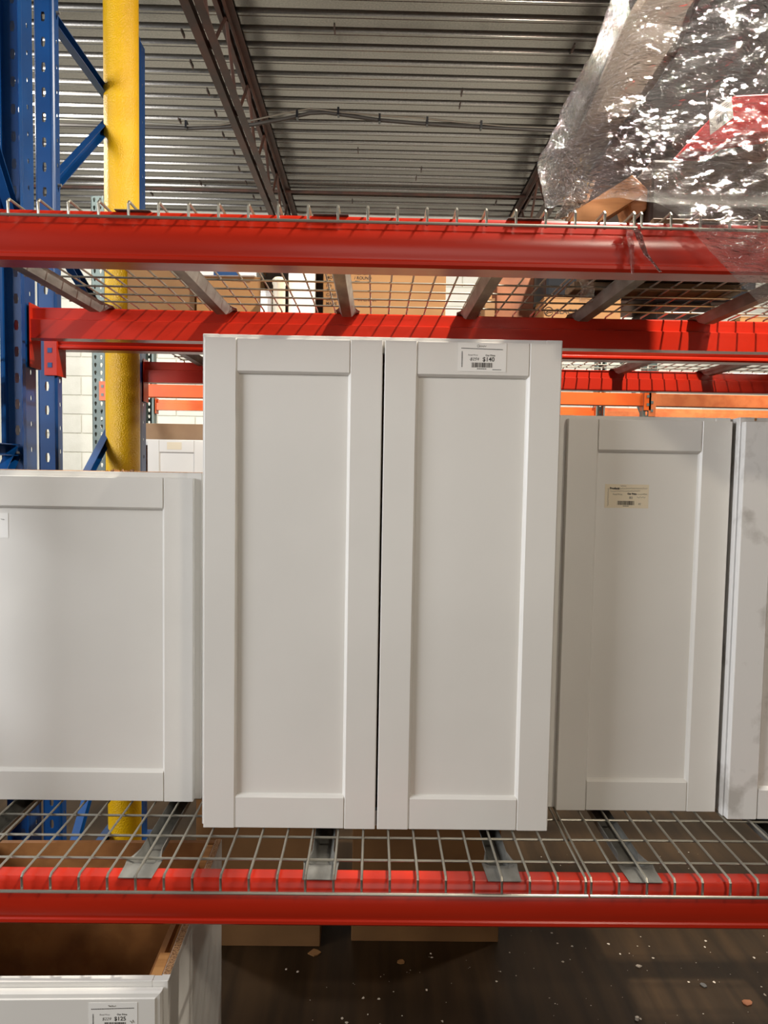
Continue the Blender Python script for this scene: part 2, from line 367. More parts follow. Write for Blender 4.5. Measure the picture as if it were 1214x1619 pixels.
beam(4.70, H+.548, 1.87, 5.4, 'shade-toned orange brown beam of the far rack at the right side', ORA2, group='orange beams of the far rack', h=.78, prof=OP, cdrop=.07)
beam(5.80, H+.548, 1.87, 5.4, 'shade-toned orange rear beam of the far rack at the right side', ORA2, True, group='orange beams of the far rack', h=.78, prof=OP, cdrop=.03)

# grey uprights of the far rack
tear = [(-.0035, .012), (.0035, .012), (-.0045, .018), (.0045, .018), (-.0075, .026), (.0075, .026), (-.0075, .034), (.0075, .034), (-.004, .040), (.004, .040)]
def grey_post():
    bm = B(); p = .0508; n = 74; h = p*n; W, D = .078, .07
    for s in (-1, 1): post_panel(bm, W/2, p, n, tear, lambda u, v: (s*W/4+u, 0, v))
    for s in (-1, 1):
        bm.faces.new([bm.verts.new(q) for q in ((s*W/2, 0, 0), (s*W/2, D, 0), (s*W/2, D, h), (s*W/2, 0, h))])
        bm.faces.new([bm.verts.new(q) for q in ((s*W/2, D, 0), (s*(W/2-.014), D, 0), (s*(W/2-.014), D, h), (s*W/2, D, h))])
    bmesh.ops.remove_doubles(bm, verts=bm.verts, dist=.0002); bmesh.ops.recalc_face_normals(bm, faces=bm.faces)
    return thick(bm, .002)
PG = None
for x, lab in ((-1.845, 'grey keyhole-punched upright frame of the far rack left of the column'), (1.83, 'grey keyhole-punched upright frame of the far rack at the right')):
    t = thing('upright_frame', lab, 'rack frame', (x, 4.699, 0), 'grey upright frames')
    if PG is None: PG = obj('post', grey_post(), GREY, t, local=True)
    else: instance(PG, (0, 0, 0), t)
    q = instance(PG, (0, 1.102, 0), t); q.rotation_euler = (0, 0, math.pi)
    for za, zb in ((.3, 1.3), (1.3, 2.3), (2.3, 1.3), (2.35, 3.3), (3.5, 3.5)):
        obj('brace', tube(B(), [(x, 4.75, za), (x, 5.75, zb)], .017, 4), GREY, t)
    for yy in (4.72, 5.78): obj('foot_plate', box(B(), (x-.06, yy-.06, 0), (x+.06, yy+.06, .006)), GREY, t)

# ------------------------------------------------------------------ wire decks
def wire_deck(xs, zc, y0, y1, label, sup, group, single=False):
    """galvanised mesh deck: long wires that drop over both beams, cross wires, channels with flared ends"""
    r = .0031; x0, x1 = xs[0], xs[-1]
    t = thing('wire_deck', label, 'wire deck', ((x0+x1)/2, y0, zc-.05), group)
    def longw(x): return tube(B(), [(x, y0, zc-.038), (x, y0, zc-.006), (x, y0+.006, zc), (x, y1-.006, zc), (x, y1, zc-.006), (x, y1, zc-.038)], r, 6)
    ys = []; y = y0+.079
    while y < y1-.04: ys.append(y); y += .1016
    if single:
        bm = B()
        for x in xs: merge(bm, longw(x))
        for y in ys: tube(bm, [(x0-.004, y, zc-2*r), (x1+.004, y, zc-2*r)], r, 6)
        for y in (y0-r, y1+r): tube(bm, [(x0-.004, y, zc-.036), (x1+.004, y, zc-.036)], r, 6)
        o = obj('wire_grid', bm, WIRE, t, True); o['kind'] = 'stuff'
    else:
        lw = obj('long_wire', longw(xs[0]), WIRE, t, True); xb = lw.location.copy()
        for x in xs[1:]: instance(lw, xb+Vector((x-x0, 0, 0)), t)
        cw = obj('cross_wire', tube(B(), [(x0-.004, ys[0], zc-2*r), (x1+.004, ys[0], zc-2*r)], r, 6), WIRE, t, True)
        for y in ys[1:]: instance(cw, Vector((0, y-ys[0], 0)), t)
        for y in (y0-2*r, y1+2*r): obj('edge_rod', tube(B(), [(x0-.004, y, zc-.036), (x1+.004, y, zc-.036)], r*1.15, 8), WIRE, t, True)
    zt = zc-3*r-.001
    for x in sup:
        bm = B(); yb = y0+.012; ye = y1-.012
        def sec(y, w_, dp, fl): return [(x-w_-fl, y, zt if dp else zc-.0132), (x-w_, y, zt-.002 if dp else zc-.0132), (x-w_*.62, y, zt-dp if dp else zc-.0132), (x+w_*.62, y, zt-dp if dp else zc-.0132), (x+w_, y, zt-.002 if dp else zc-.0132), (x+w_+fl, y, zt if dp else zc-.0132)]
        S = [sec(yb, .034, 0, .004), sec(yb+.05, .034, 0, .006), sec(yb+.070, .036, .008, .006), sec(yb+.085, .030, .020, .004), sec(yb+.12, .024, .032, .001), sec(ye-.12, .024, .032, .001), sec(ye-.085, .030, .020, .004), sec(ye-.07, .036, .008, .006), sec(ye-.05, .034, 0, .006), sec(ye, .034, 0, .004)]
        loft(bm, S); obj('support_channel', thick(bm, .0016), GALV, t)
    return t
P_ = .0635
YD0, YD1 = 1.526, 2.539
wire_deck([-.7872+P_*i for i in range(-4, 22)], ZU, YD0, YD1, 'upper wire mesh deck left of the film wrapped bundle', [-.955, -.53, -.105, .315], 'wire decks')
wire_deck([.562+P_*i for i in range(0, 26)], ZU, YD0, YD1, 'upper wire mesh deck under the film wrapped bundle', [.70, 1.13, 1.55, 1.97], 'wire decks')
wire_deck([-.7781+P_*i for i in range(-5, 21)], ZL, YD0, YD1, 'lower wire mesh deck under the tall two-door cabinet', [-.955, -.53, -.113, .310], 'wire decks')
wire_deck([.5045+P_*i for i in range(0, 26)], ZL, YD0, YD1, 'lower wire mesh deck at the right under the stained cabinet', [.635, 1.06, 1.48, 1.90], 'wire decks')
wire_deck([-1.02+P_*i for i in range(0, 26)], ZU, 2.686, 3.754, 'wire mesh deck of the second rack under the big carton', [-.90, -.47, -.05, .38], 'wire decks', True)
wire_deck([.61+P_*i for i in range(0, 26)], ZU, 2.686, 3.754, 'wire mesh deck of the second rack at the right', [.78, 1.26, 1.72, 2.12], 'wire decks', True)

# ------------------------------------------------------------------ cabinets
def door(parent, x0, x1, z0, z1, yf, m, sw=.085, rail=.087, th=.019, ch=.008, dep=.0115):
    d = obj('door', box(B(), (x0+sw-.02, yf+dep, z0+rail-.02), (x1-sw+.02, yf+th-.003, z1-rail+.02)), m, parent)
    r = .0022
    for s in (-1, 1):
        xo = x0 if s < 0 else x1; xi = x0+sw if s < 0 else x1-sw; k = 1 if s < 0 else -1
        pts = [(xo, yf+r), (xo+k*r*.3, yf+r*.3), (xo+k*r, yf), (xi-k*ch, yf), (xi-k*ch*.35, yf+dep*.5), (xi, yf+dep+.001), (xi, yf+th), (xo, yf+th)]
        obj('stile', prism(B(), pts, 'z', z0, z1), m, d)
        # rails, chamfered towards the panel
    for s in (-1, 1):
        zo = z0 if s < 0 else z1; zi = z0+rail if s < 0 else z1-rail; k = 1 if s < 0 else -1
        pts = [(yf+r, zo), (yf+r*.3, zo+k*r*.3), (yf+.0004, zo+k*r), (yf+.0004, zi-k*ch), (yf+dep*.5, zi-k*ch*.35), (yf+dep+.001, zi), (yf+th, zi), (yf+th, zo)]
        obj('rail', prism(B(), pts, 'x', x0+sw-ch*.45, x1-sw+ch*.45), m, d)
    return d
def wall_cabinet(label, fx0, fx1, z0, fz1, yf, doors, m, depth=.305, inner=PLY, group='white shaker wall cabinets on the lower shelf', doorz=(.002, .012), name='wall_cabinet'):
    """face frame plane behind overlay doors; yf is the door front"""
    t = thing(name, label, 'cabinet', ((fx0+fx1)/2, yf+.021, z0), group)
    ya = yf+.0205; yb = ya+.019; yc_ = ya+depth; e = .004
    for a in (fx0, fx1-.04): obj('frame_stile', box(B(), (a, ya, z0), (a+.04, yb, fz1), .0012, 1), m, t)
    ft = obj('frame_rail', box(B(), (fx0+.04, ya+.0004, fz1-.04), (fx1-.04, yb, fz1-.0004), .0008, 1), m, t); obj('frame_rail', box(B(), (fx0+.04, ya+.0004, z0+.0004), (fx1-.04, yb, z0+.04), .0008, 1), m, t)
    for xa in (fx0+e, fx1-e-.015): obj('side_panel', box(B(), (xa, yb, z0+.001), (xa+.015, yc_, fz1-.0005)), m, t)
    obj('top_panel', box(B(), (fx0+e+.015, yb, fz1-.020), (fx1-e-.015, yc_, fz1-.0005)), inner, t)
    obj('bottom_panel', box(B(), (fx0+e+.015, yb, z0+.001), (fx1-e-.015, yc_, z0+.016)), inner, t)
    obj('back_panel', box(B(), (fx0+e+.015, yc_-.012, z0+.016), (fx1-e-.015, yc_, fz1-.020)), inner, t)
    for (a, b) in doors: door(t, a, b, z0+doorz[0], fz1-doorz[1], yf, m)
    return t
def squiggle(bm, x, z, y, wd, h, n, r=.0004, seed=1, tilt=0):
    rnd = random.Random(seed); pts = []
    for i in range(n):
        u = i/(n-1); pts.append((x+u*wd, y, z+tilt*u*wd+(h*(.5+.5*math.sin(i*2.4+rnd.random()))*rnd.uniform(.5, 1))))
    tube(bm, pts, r, 4)
def barcode(bm, x0, x1, z0, z1, y, seed):
    rnd = random.Random(seed); x = x0
    while x < x1:
        w_ = rnd.choice((.0006, .0009, .0014)); rect(bm, x, min(x+w_, x1), z0, z1, y); x += w_+rnd.choice((.0006, .0009, .0012))
def dashes(bm, x0, x1, z, y, h, seed, tilt=0):
    rnd = random.Random(seed); x = x0
    while x < x1:
        w_ = rnd.uniform(.002, .0045); zz = z+(x-x0)*tilt; rect(bm, x, min(x+w_, x1), zz, zz+h, y); x += w_+.0007
def price_label(cab, x0, x1, z0, z1, y, old, new, seed, paper=PAPER):
    """white price sticker: logo line, description line, old and new price, barcode, side text"""
    W = x1-x0; Hh = z1-z0
    lb = obj('price_label', box(B(), (x0, y-.0006, z0), (x1, y, z1)), paper, cab); lb['label'] = 'white price sticker reading '+new
    yy = y-.0009; g = lambda u: x0+W*u; v = lambda u: z0+Hh*u
    bm = B(); text(bm, new, g(.51), v(.36), yy, Hh*.21, bold=.00022); text(bm, 'Our Price', g(.57), v(.54), yy, Hh*.085, bold=.00015)
    barcode(bm, g(.29), g(.72), v(.14), v(.31), yy, seed); obj('printed_price', bm, INK, lb)
    bm = B(); text(bm, old, g(.25), v(.38), yy, Hh*.155, shear=.25); text(bm, 'Retail Price', g(.21), v(.55), yy, Hh*.075, shear=.2)
    tube(bm, [(g(.245), yy, v(.41)), (g(.43), yy, v(.47))], .0003, 4)
    dashes(bm, g(.07), g(.93), v(.79), yy, Hh*.03, seed, -.02); squiggle(bm, g(.43), v(.86), yy, W*.15, Hh*.06, 12, .0005, seed); tube(bm, [(g(.42)+.003*math.cos(a), yy, v(.89)+.003*math.sin(a)) for a in [i*.6 for i in range(11)]], .0004, 4)
    t2 = B(); dashes(t2, 0, Hh*.55, 0, 0, W*.022, seed+1); merge(bm, t2, Matrix(((0, 0, -1, g(.10)), (0, 1, 0, yy), (1, 0, 0, v(.15)), (0, 0, 0, 1))))
    dashes(bm, g(.40), g(.60), v(.08), yy, Hh*.03, seed+2); dashes(bm, g(.72), g(.90), v(.06), yy, Hh*.025, seed+3)
    obj('small_print', bm, INKG, lb)
    return lb
ZS = ZL+.0032                       # top of the wires
c1 = wall_cabinet('tall white two-door shaker cabinet with $140 price label in the middle of the lower shelf', -.430, .459, ZS, H+.330, 1.729, [(-.4225, .0135), (.0185, .4535)], WHITE)
price_label(c1, .197, .316, H+.247, H+.3165, 1.729, '$254', '$140', 3)
c2 = wall_cabinet('short white shaker cabinet with raw wood top at the left of the tall two-door cabinet', -1.165, -.466, ZS, H-.014, 1.865, [(-1.150, -.4835)], WHITE, doorz=(.002, .015))
lb = obj('price_label', box(B(), (-1.085, 1.8758, H-.196), (-.979, 1.8764, H-.130), 0), PAPER, c2)
bm = B(); squiggle(bm, -.999, H-.148, 1.8755, .010, .004, 6, .0005, 5); obj('small_print', bm, INKG, lb)
for k in range(7):
    x = -.735+k*.013; obj('wood_splinter', prism(B(), [(x, H-.0165), (x+.012, H-.0165), (x+.009+.002*(k % 3), H-.0165+.006+.003*(k % 2)), (x+.003, H-.0165+.004+.002*(k % 3))], 'y', 1.908+.004*(k % 2), 1.913+.004*(k % 2)), CHIP if k % 2 else PLY, c2)
c3 = wall_cabinet('single-door white shaker cabinet with a handwritten cream sticker, right of the tall cabinet', .487, .9435, ZS, H+.156, 1.840, [(.505, .9395)], WHITE, doorz=(.002, .011))
lb = obj('handwritten_label', box(B(), (.611, 1.8509, H-.088), (.728, 1.8514, H-.025)), PAPERY, c3); lb['label'] = 'cream handwritten sticker with barcode'
yy = 1.8506; bm = B(); text(bm, 'Product:', .6235, H-.0385, yy, .0075, bold=.0004); text(bm, 'Our Price', .671, H-.052, yy, .006, bold=.0004); text(bm, 'Retail Price', .632, H-.0535, yy, .0055)
barcode(bm, .645, .690, H-.080, H-.069, yy, 11); dashes(bm, .660, .676, H-.0835, yy, .0016, 4); obj('printed_text', bm, INK, lb)
bm = B(); squiggle(bm, .648, H-.0385, yy, .076, .005, 44, .00035, 8, .02); squiggle(bm, .6245, H-.0455, yy, .080, .005, 46, .00035, 9, .02); squiggle(bm, .694, H-.0525, yy, .030, .005, 16, .00035, 10)
text(bm, '80', .676, H-.0635, yy, .0095); squiggle(bm, .697, H-.061, yy, .022, .005, 9, .0004, 12); text(bm, '82', .701, H-.079, yy, .007, shear=.2); squiggle(bm, .652, H-.031, yy, .015, .004, 9, .0004, 14)
t2 = B(); squiggle(t2, 0, 0, 0, .047, .005, 26, .0004, 13); merge(bm, t2, Matrix(((0, 0, -1, .6215), (0, 1, 0, yy), (1, 0, 0, H-.083), (0, 0, 0, 1)))); obj('handwriting', bm, INKG, lb)
c4 = wall_cabinet('white shaker cabinet with grey stains on its door, cut off by the right edge', .9475, 1.56, ZS, H+.155, 1.800, [(.952, 1.545)], WHITE2, doorz=(.002, .013))
obj('chipped_spot', box(B(), (.985, 1.8195, H+.146), (.991, 1.8207, H+.1545), .001, 1), CHIP, c4)

# base cabinet on the floor, open top
bc = thing('base_cabinet', 'open-topped white base cabinet with $125 price label on the floor below the shelf', 'cabinet', (-.445, 1.505, 0), rz=math.radians(1.1))
bw, bd, bh = .715, .60, H-(H-.853)+.0
bh = H-1.147+.0
def L(a, b, r=0): return box(B(), a, b, r, 1)
obj('side_panel', L((-.018, .002, .0), (0, bd, bh)), WHITE, bc, local=True)
obj('side_edge', L((-.017, .02, bh), (-.001, bd, bh+.0012)), CHIP, bc, local=True)
obj('side_panel', L((-bw, .002, .0), (-bw+.018, bd, bh)), WHITE, bc, local=True)
obj('back_panel', L((-bw+.018, bd-.016, .1), (-.018, bd, bh-.002)), PLYD, bc, local=True)
obj('bottom_panel', L((-bw+.018, .02, .11), (-.018, bd-.016, .128)), PLYD, bc, local=True)
obj('inner_lining', L((-.0215, .03, .128), (-.018, bd-.016, bh-.004)), PLYD, bc, local=True)
obj('corner_block', L((-.046, .024, bh-.30), (-.022, .10, bh-.006)), PLY, bc, local=True)
obj('corner_block', L((-.046, bd-.10, bh-.30), (-.022, bd-.02, bh-.006)), PLY, bc, local=True)
obj('cleat', L((-.060, .03, bh-.055), (-.046, bd-.02, bh-.030)), PLYD, bc, local=True)
obj('frame_rail', L((-bw+.03, 0, bh-.05), (-.035, .019, bh), .0008), WHITE, bc, local=True)
obj('frame_stile', L((-.035, 0, .1), (-.0005, .0185, bh-.0005), .0008), WHITE, bc, local=True)
obj('frame_stile', L((-bw+.0005, 0, .1), (-bw+.03, .0185, bh-.0005), .0008), WHITE, bc, local=True)
obj('toe_kick', L((-bw+.018, .07, .0), (-.018, .085, .1)), WHITE, bc, local=True)
# slab drawer front with a routed edge, door below
def slab(z0, z1):
    bm = B(); x0, x1 = -bw+.012, -.010; ys = [(0, -.002), (0, -.012), (.004, -.016), (.012, -.0175), (.014, -.020)]
    R = [[(x0+i, y, z0+i), (x1-i, y, z0+i), (x1-i, y, z1-i), (x0+i, y, z1-i)] for i, y in ys]
    loft(bm, R, True); bm.verts.ensure_lookup_table(); n = len(bm.verts)
    bm.faces.new([bm.verts[i] for i in range(n-4, n)]); bm.faces.new([bm.verts[i] for i in (3, 2, 1, 0)]); return bm
obj('drawer_front', slab(bh-.19, bh-.013), WHITE, bc, local=True); obj('door', slab(.115, bh-.20), WHITE, bc, local=True)
lb = obj('price_label', L((-.168, -.0207, bh-.098), (-.062, -.0201, bh-.034)), PAPER, bc, local=True); lb['label'] = 'white price sticker reading $125'
x0, x1, z0, z1, yy = -.168, -.062, bh-.098, bh-.034, -.021; W = x1-x0; Hh = z1-z0
bm = B(); text(bm, '$125', x0+.52*W, z0+.36*Hh, yy, Hh*.2, bold=.00022); text(bm, 'Our Price', x0+.58*W, z0+.55*Hh, yy, Hh*.085, bold=.00015); barcode(bm, x0+.32*W, x0+.76*W, z0+.12*Hh, z0+.3*Hh, yy, 21); obj('printed_price', bm, INK, lb, local=True)
bm = B(); text(bm, '$229', x0+.27*W, z0+.37*Hh, yy, Hh*.15, shear=.25); text(bm, 'Retail Price', x0+.22*W, z0+.55*Hh, yy, Hh*.075, shear=.2); dashes(bm, x0+.05*W, x0+.93*W, z0+.76*Hh, yy, Hh*.03, 5, .02); squiggle(bm, x0+.4*W, z0+.86*Hh, yy, W*.15, Hh*.06, 12, .0005, 22)
squiggle(bm, x0+.84*W, z0+.25*Hh, yy, W*.09, Hh*.16, 5, .0005, 3); t2 = B(); dashes(t2, 0, Hh*.5, 0, 0, W*.022, 31); merge(bm, t2, Matrix(((0, 0, -1, x0+.1*W), (0, 1, 0, yy), (1, 0, 0, z0+.1*Hh), (0, 0, 0, 1)))); obj('small_print', bm, INKG, lb, local=True)

# far cabinet and carton on the far rack's lower shelf
def plank_shelf(z, label): 
    t = thing('plywood_shelf', label, 'shelf', (0, 5.25, z-.10)); XS = 1.78
    for y0 in (4.70, 5.74): obj('support_beam', box(B(), (-XS, y0, z-.10), (XS, y0+.06, z-.018)), ORA, t)
    for k in range(3): obj('board', box(B(), (-XS+k*1.187, 4.70, z-.018), (-XS+k*1.187+1.183, 5.80, z)), PLYD, t)
plank_shelf(H-.80, 'plywood shelf with orange supports low on the far rack behind the cabinets')
p0 = atY(222, 694, 4.86); p1 = atY(318, 697, 4.86)
fc = wall_cabinet('small white shaker cabinet with tan sticker on the far rack behind the column', -1.72, -.62, H-.80, p0.z, 4.86, [(-1.575, -1.175), (-1.165, -.64)], WHITE, group='cabinets on the far rack', doorz=(.01, .006))
a = atY(264, 699, 4.86); b = atY(287, 711, 4.86); obj('tan_sticker', box(B(), (a.x, 4.8585, b.z), (b.x, 4.8595, a.z)), PAPERY, fc)

# ------------------------------------------------------------------ cartons
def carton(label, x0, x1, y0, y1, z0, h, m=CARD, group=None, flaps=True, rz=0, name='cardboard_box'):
    t = thing(name, label, 'box', ((x0+x1)/2, (y0+y1)/2, z0), group, rz)
    w_, d_ = (x1-x0)/2, (y1-y0)/2
    obj('carton_body', box(B(), (-w_, -d_, 0), (w_, d_, h-.004), .003, 1), m, t, local=True)
    if flaps:
        for s in (-1, 1): obj('flap', box(B(), (-w_+.001, min(s*.002, s*d_), h-.004), (w_-.001, max(s*.002, s*d_), h), 0), m, t, local=True)
    return t
ZB = ZU+.0035
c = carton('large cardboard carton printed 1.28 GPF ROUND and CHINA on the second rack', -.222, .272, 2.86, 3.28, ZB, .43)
bm = B(); yy = -.2106
for s, dx, dz in (('1.28 GPF', .125, .218), ('/ ROUND', .125, .200), ('CK', .125, .183), ('IN CHINA', .140, .114), ('TO', .012, .218), ('MO', .012, .200), ('AR', .012, .183), ('PO', .012, .166), ('CAS', .012, .149), ('CARE', .012, .131), ('COUN', .012, .114), ('MADE', .012, .097)): text(bm, s, -.247+dx, dz, yy, .0165, bold=.0002)
obj('printed_text', bm, INKC, c, local=True)
c = carton('dark brown carton marked 25 behind the white carton on the second rack', -.47, -.228, 2.98, 3.30, ZB, .40, DKCARD)
bm = B(); text(bm, '25', .19, .235, -.1606, .030); obj('printed_text', bm, INKC, c, local=True)
c = carton('plain tan carton stack box right of the yellow column on the second rack', -1.02, -.745, 2.90, 3.25, ZB, .235, CARD2)
carton('tan carton lying on top of another right of the yellow column', -1.03, -.735, 2.90, 3.25, ZB+.2355, .20, CARD2)
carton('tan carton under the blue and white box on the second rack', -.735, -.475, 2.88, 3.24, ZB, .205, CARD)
c = carton('flat white box with a blue print lying on a tan carton', -.735, -.490, 2.87, 3.10, ZB+.2055, .062, PAPER, flaps=False, name='flat_box', rz=math.radians(-3))
bm = B(); rect(bm, -.045, .055, .002, .060, -.1154); obj('blue_print', bm, INKB, c, local=True)
bm = B(); text(bm, '00', .07, .016, -.1154, .03); dashes(bm, -.105, -.06, .036, -.1154, .008, 4); obj('printed_text', bm, INKG, c, local=True)
carton('tan carton behind the flat white box with blue print', -.76, -.485, 3.26, 3.60, ZB, .46, CARD2)
carton('narrow white carton standing beside the large printed carton', -.354, -.256, 2.80, 2.93, ZB, .24, PAPER)
carton('pale grey carton lying on the narrow white carton', -.360, -.256, 2.80, 2.93, ZB+.2405, .16, mat('grey_carton', rgb(180, 180, 176), .6))
bm = B(); secs = []
for z, r in ((0, .020), (.02, .024), (.15, .024), (.158, .028), (.172, .028), (.18, .02)): secs.append([(-.388+r*math.cos(k*math.pi/10), 2.79+r*math.sin(k*math.pi/10), ZB+z) for k in range(20)])
loft(bm, secs, True); bm.verts.ensure_lookup_table(); bm.faces.new(bm.verts[:20]); bm.faces.new(bm.verts[-20:])
tag(obj('plastic_bottle', bm, PORC, None, True), 'cream plastic bottle beside the narrow white carton on the second rack', 'bottle')
carton('small white box at the foot of the dark brown carton', -.462, -.418, 2.79, 2.87, ZB, .13, PAPER)
# torn carton: ragged front sheet
c = carton('torn red brown carton right of the bare wall gap on the second rack', .475, .632, 2.92, 3.25, ZB, .36, CARD3, rz=math.radians(4))
bm = B(); rnd = random.Random(5); zs = [i*.03 for i in range(12)]
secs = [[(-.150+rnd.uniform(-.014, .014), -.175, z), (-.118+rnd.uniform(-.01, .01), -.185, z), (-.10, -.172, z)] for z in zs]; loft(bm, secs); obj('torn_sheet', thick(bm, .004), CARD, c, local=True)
carton('tan box of the second rack partly hidden by the torn carton', .42, .462, 2.80, 2.90, ZB, .12, CARD2)
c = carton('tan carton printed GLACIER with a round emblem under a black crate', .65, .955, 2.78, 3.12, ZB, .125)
bm = B(); text(bm, 'GLACIER', -.110, .062, -.1706, .027, bold=.0003)
tube(bm, [(-.132+.017*math.cos(a), -.1704, .070+.017*math.sin(a)) for a in [i*.4 for i in range(17)]], .0014, 4); tube(bm, [(-.144, -.1704, .064), (-.132, -.1704, .074), (-.122, -.1704, .076)], .002, 4); tube(bm, [(-.143, -.1704, .058), (-.131, -.1704, .067), (-.119, -.1704, .068)], .0016, 4)
obj('printed_text', bm, INKC, c, local=True)
t = thing('plastic_crate', 'black crate with a white sticker on top of the GLACIER carton', 'crate', (.86, 2.96, ZB+.1255))
obj('crate_shell', box(B(), (.66, 2.80, ZB+.1255), (1.50, 3.12, ZB+.32), .012), BLACK, t); obj('rim', box(B(), (.652, 2.792, ZB+.29), (1.508, 3.128, ZB+.315), .006), BLACK, t)
obj('sticker', box(B(), (.765, 2.7985, ZB+.21), (.795, 2.7995, ZB+.22)), PAPER, t)
carton('dark brown carton under the right part of the black crate', 1.12, 1.34, 2.84, 3.12, ZB, .1245, DKCARD)
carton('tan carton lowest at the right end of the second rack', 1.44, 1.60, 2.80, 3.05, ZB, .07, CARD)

zt = atY(270, 669, 5.25).z
carton('tall dull brown carton behind the small cabinet on the far rack', -1.72, -.75, 5.25, 5.62, H-.80, zt-(H-.80), mat('grey_brown_board', rgb(132, 108, 82), .8, col2=rgb(122, 98, 74), scale=5), flaps=False)
# floor boxes
carton('tall brown carton on the floor left, beside the base cabinet', -.72, -.200, 2.825, 3.30, 0, .74, CARD4)
carton('wide brown carton on the floor right of the other floor carton', -.071, .556, 2.862, 3.40, 0, .62, CARD4)

# ------------------------------------------------------------------ film wrapped bundle on the upper shelf
bd_ = thing('wrapped_bundle', 'bundle of dark goods and a red case in clear stretch film on the upper shelf', 'bundle', (.8, 1.95, ZU+.0035))
zb = ZU+.0035
def poly(name, pts, y0, y1, m, par=bd_, r=.004):
    bm = B(); prism(bm, pts, 'y', y0, y1); bmesh.ops.bevel(bm, geom=list(bm.edges), offset=r, segments=1, affect='EDGES'); return obj(name, bm, m, par)
def pq(px, py, Y): p = atY(px, py, Y); return (p.x, p.z)
obj('bottom_plank', box(B(), (.63, 1.64, zb), (1.12, 1.74, zb+.026), .002, 1), PLANK, bd_)
obj('bottom_plank', box(B(), (.60, 2.18, zb), (1.12, 2.28, zb+.026), .002, 1), PLANK, bd_)
obj('lower_case', box(B(), (.645, 1.70, zb+.0265), (1.12, 2.32, zb+.185), .008), DKBR, bd_)
poly('upper_case', [pq(990, 185, 1.78), pq(1082, 240, 1.78), pq(1260, 215, 1.78), pq(1270, -20, 1.78), pq(1105, -15, 1.78), pq(1075, 90, 1.78)], 1.78, 2.32, BLACK, r=.01)
rc = poly('red_case', [pq(1079, 237, 1.70), pq(1128, 238, 1.70), pq(1163, 211, 1.70), pq(1235, 205, 1.70), pq(1240, 146, 1.70), pq(1162, 150, 1.70), pq(1122, 188, 1.70)], 1.70, 1.775, REDP)
bm = B(); qd = [pq(1121, 178, 1.698), pq(1123, 213, 1.698), pq(1159, 186, 1.698), pq(1156, 152, 1.698)]; prism(bm, qd, 'y', 1.697, 1.6995)
lb = obj('case_label', bm, PAPER, rc); bm = B()
def lerp(u, v): 
    A, Bq, Cq, D = [Vector((q[0], 0, q[1])) for q in qd]; return (A*(1-u)+D*u)*(1-v)+(Bq*(1-u)+Cq*u)*v
for v in (.14, .24, .34): tube(bm, [lerp(.12, v)+Vector((0, 1.6964, 0)), lerp(.85, v)+Vector((0, 1.6964, 0))], .0007, 4)
for k in range(9): u = .3+k*.055; tube(bm, [lerp(u, .5)+Vector((0, 1.6964, 0)), lerp(u, .8)+Vector((0, 1.6964, 0))], .0006+.0005*(k % 2), 4)
obj('small_print', bm, INKG, lb)
poly('paper_roll', [pq(925, 190, 1.84), pq(1000, 190, 1.84), pq(1110, 20, 1.84), pq(1110, -20, 1.84), pq(1020, -20, 1.84), pq(1000, 10, 1.84)], 1.84, 2.28, TAN, r=.02)
# raw timber leg
A = atY(912, 352, 1.70); C = atY(1008, 292, 1.70); bm = B(); d = (C-A).normalized(); n_ = d.cross(Vector((0, 1, 0)))
A = A+n_*0; sec = [(-.026, 0), (.026, 0), (.026, .06), (-.026, .06)]
rr = [[bm.verts.new(P+n_*u+Vector((0, v, 0))) for u, v in sec] for P in (A, C)]
for k in range(4): bm.faces.new((rr[0][k], rr[0][(k+1) % 4], rr[1][(k+1) % 4], rr[1][k]))
bm.faces.new(rr[0]); bm.faces.new(rr[1][::-1])
for v in bm.verts: v.co.z = max(v.co.z, zb)
obj('timber_leg', bm, WOOD, bd_)
poly('timber_block', [pq(985, 292, 1.72), pq(1000, 275, 1.72), pq(1026, 300, 1.72), pq(1024, 330, 1.72), pq(1000, 345, 1.72)], 1.72, 1.80, WOOD, r=.003)
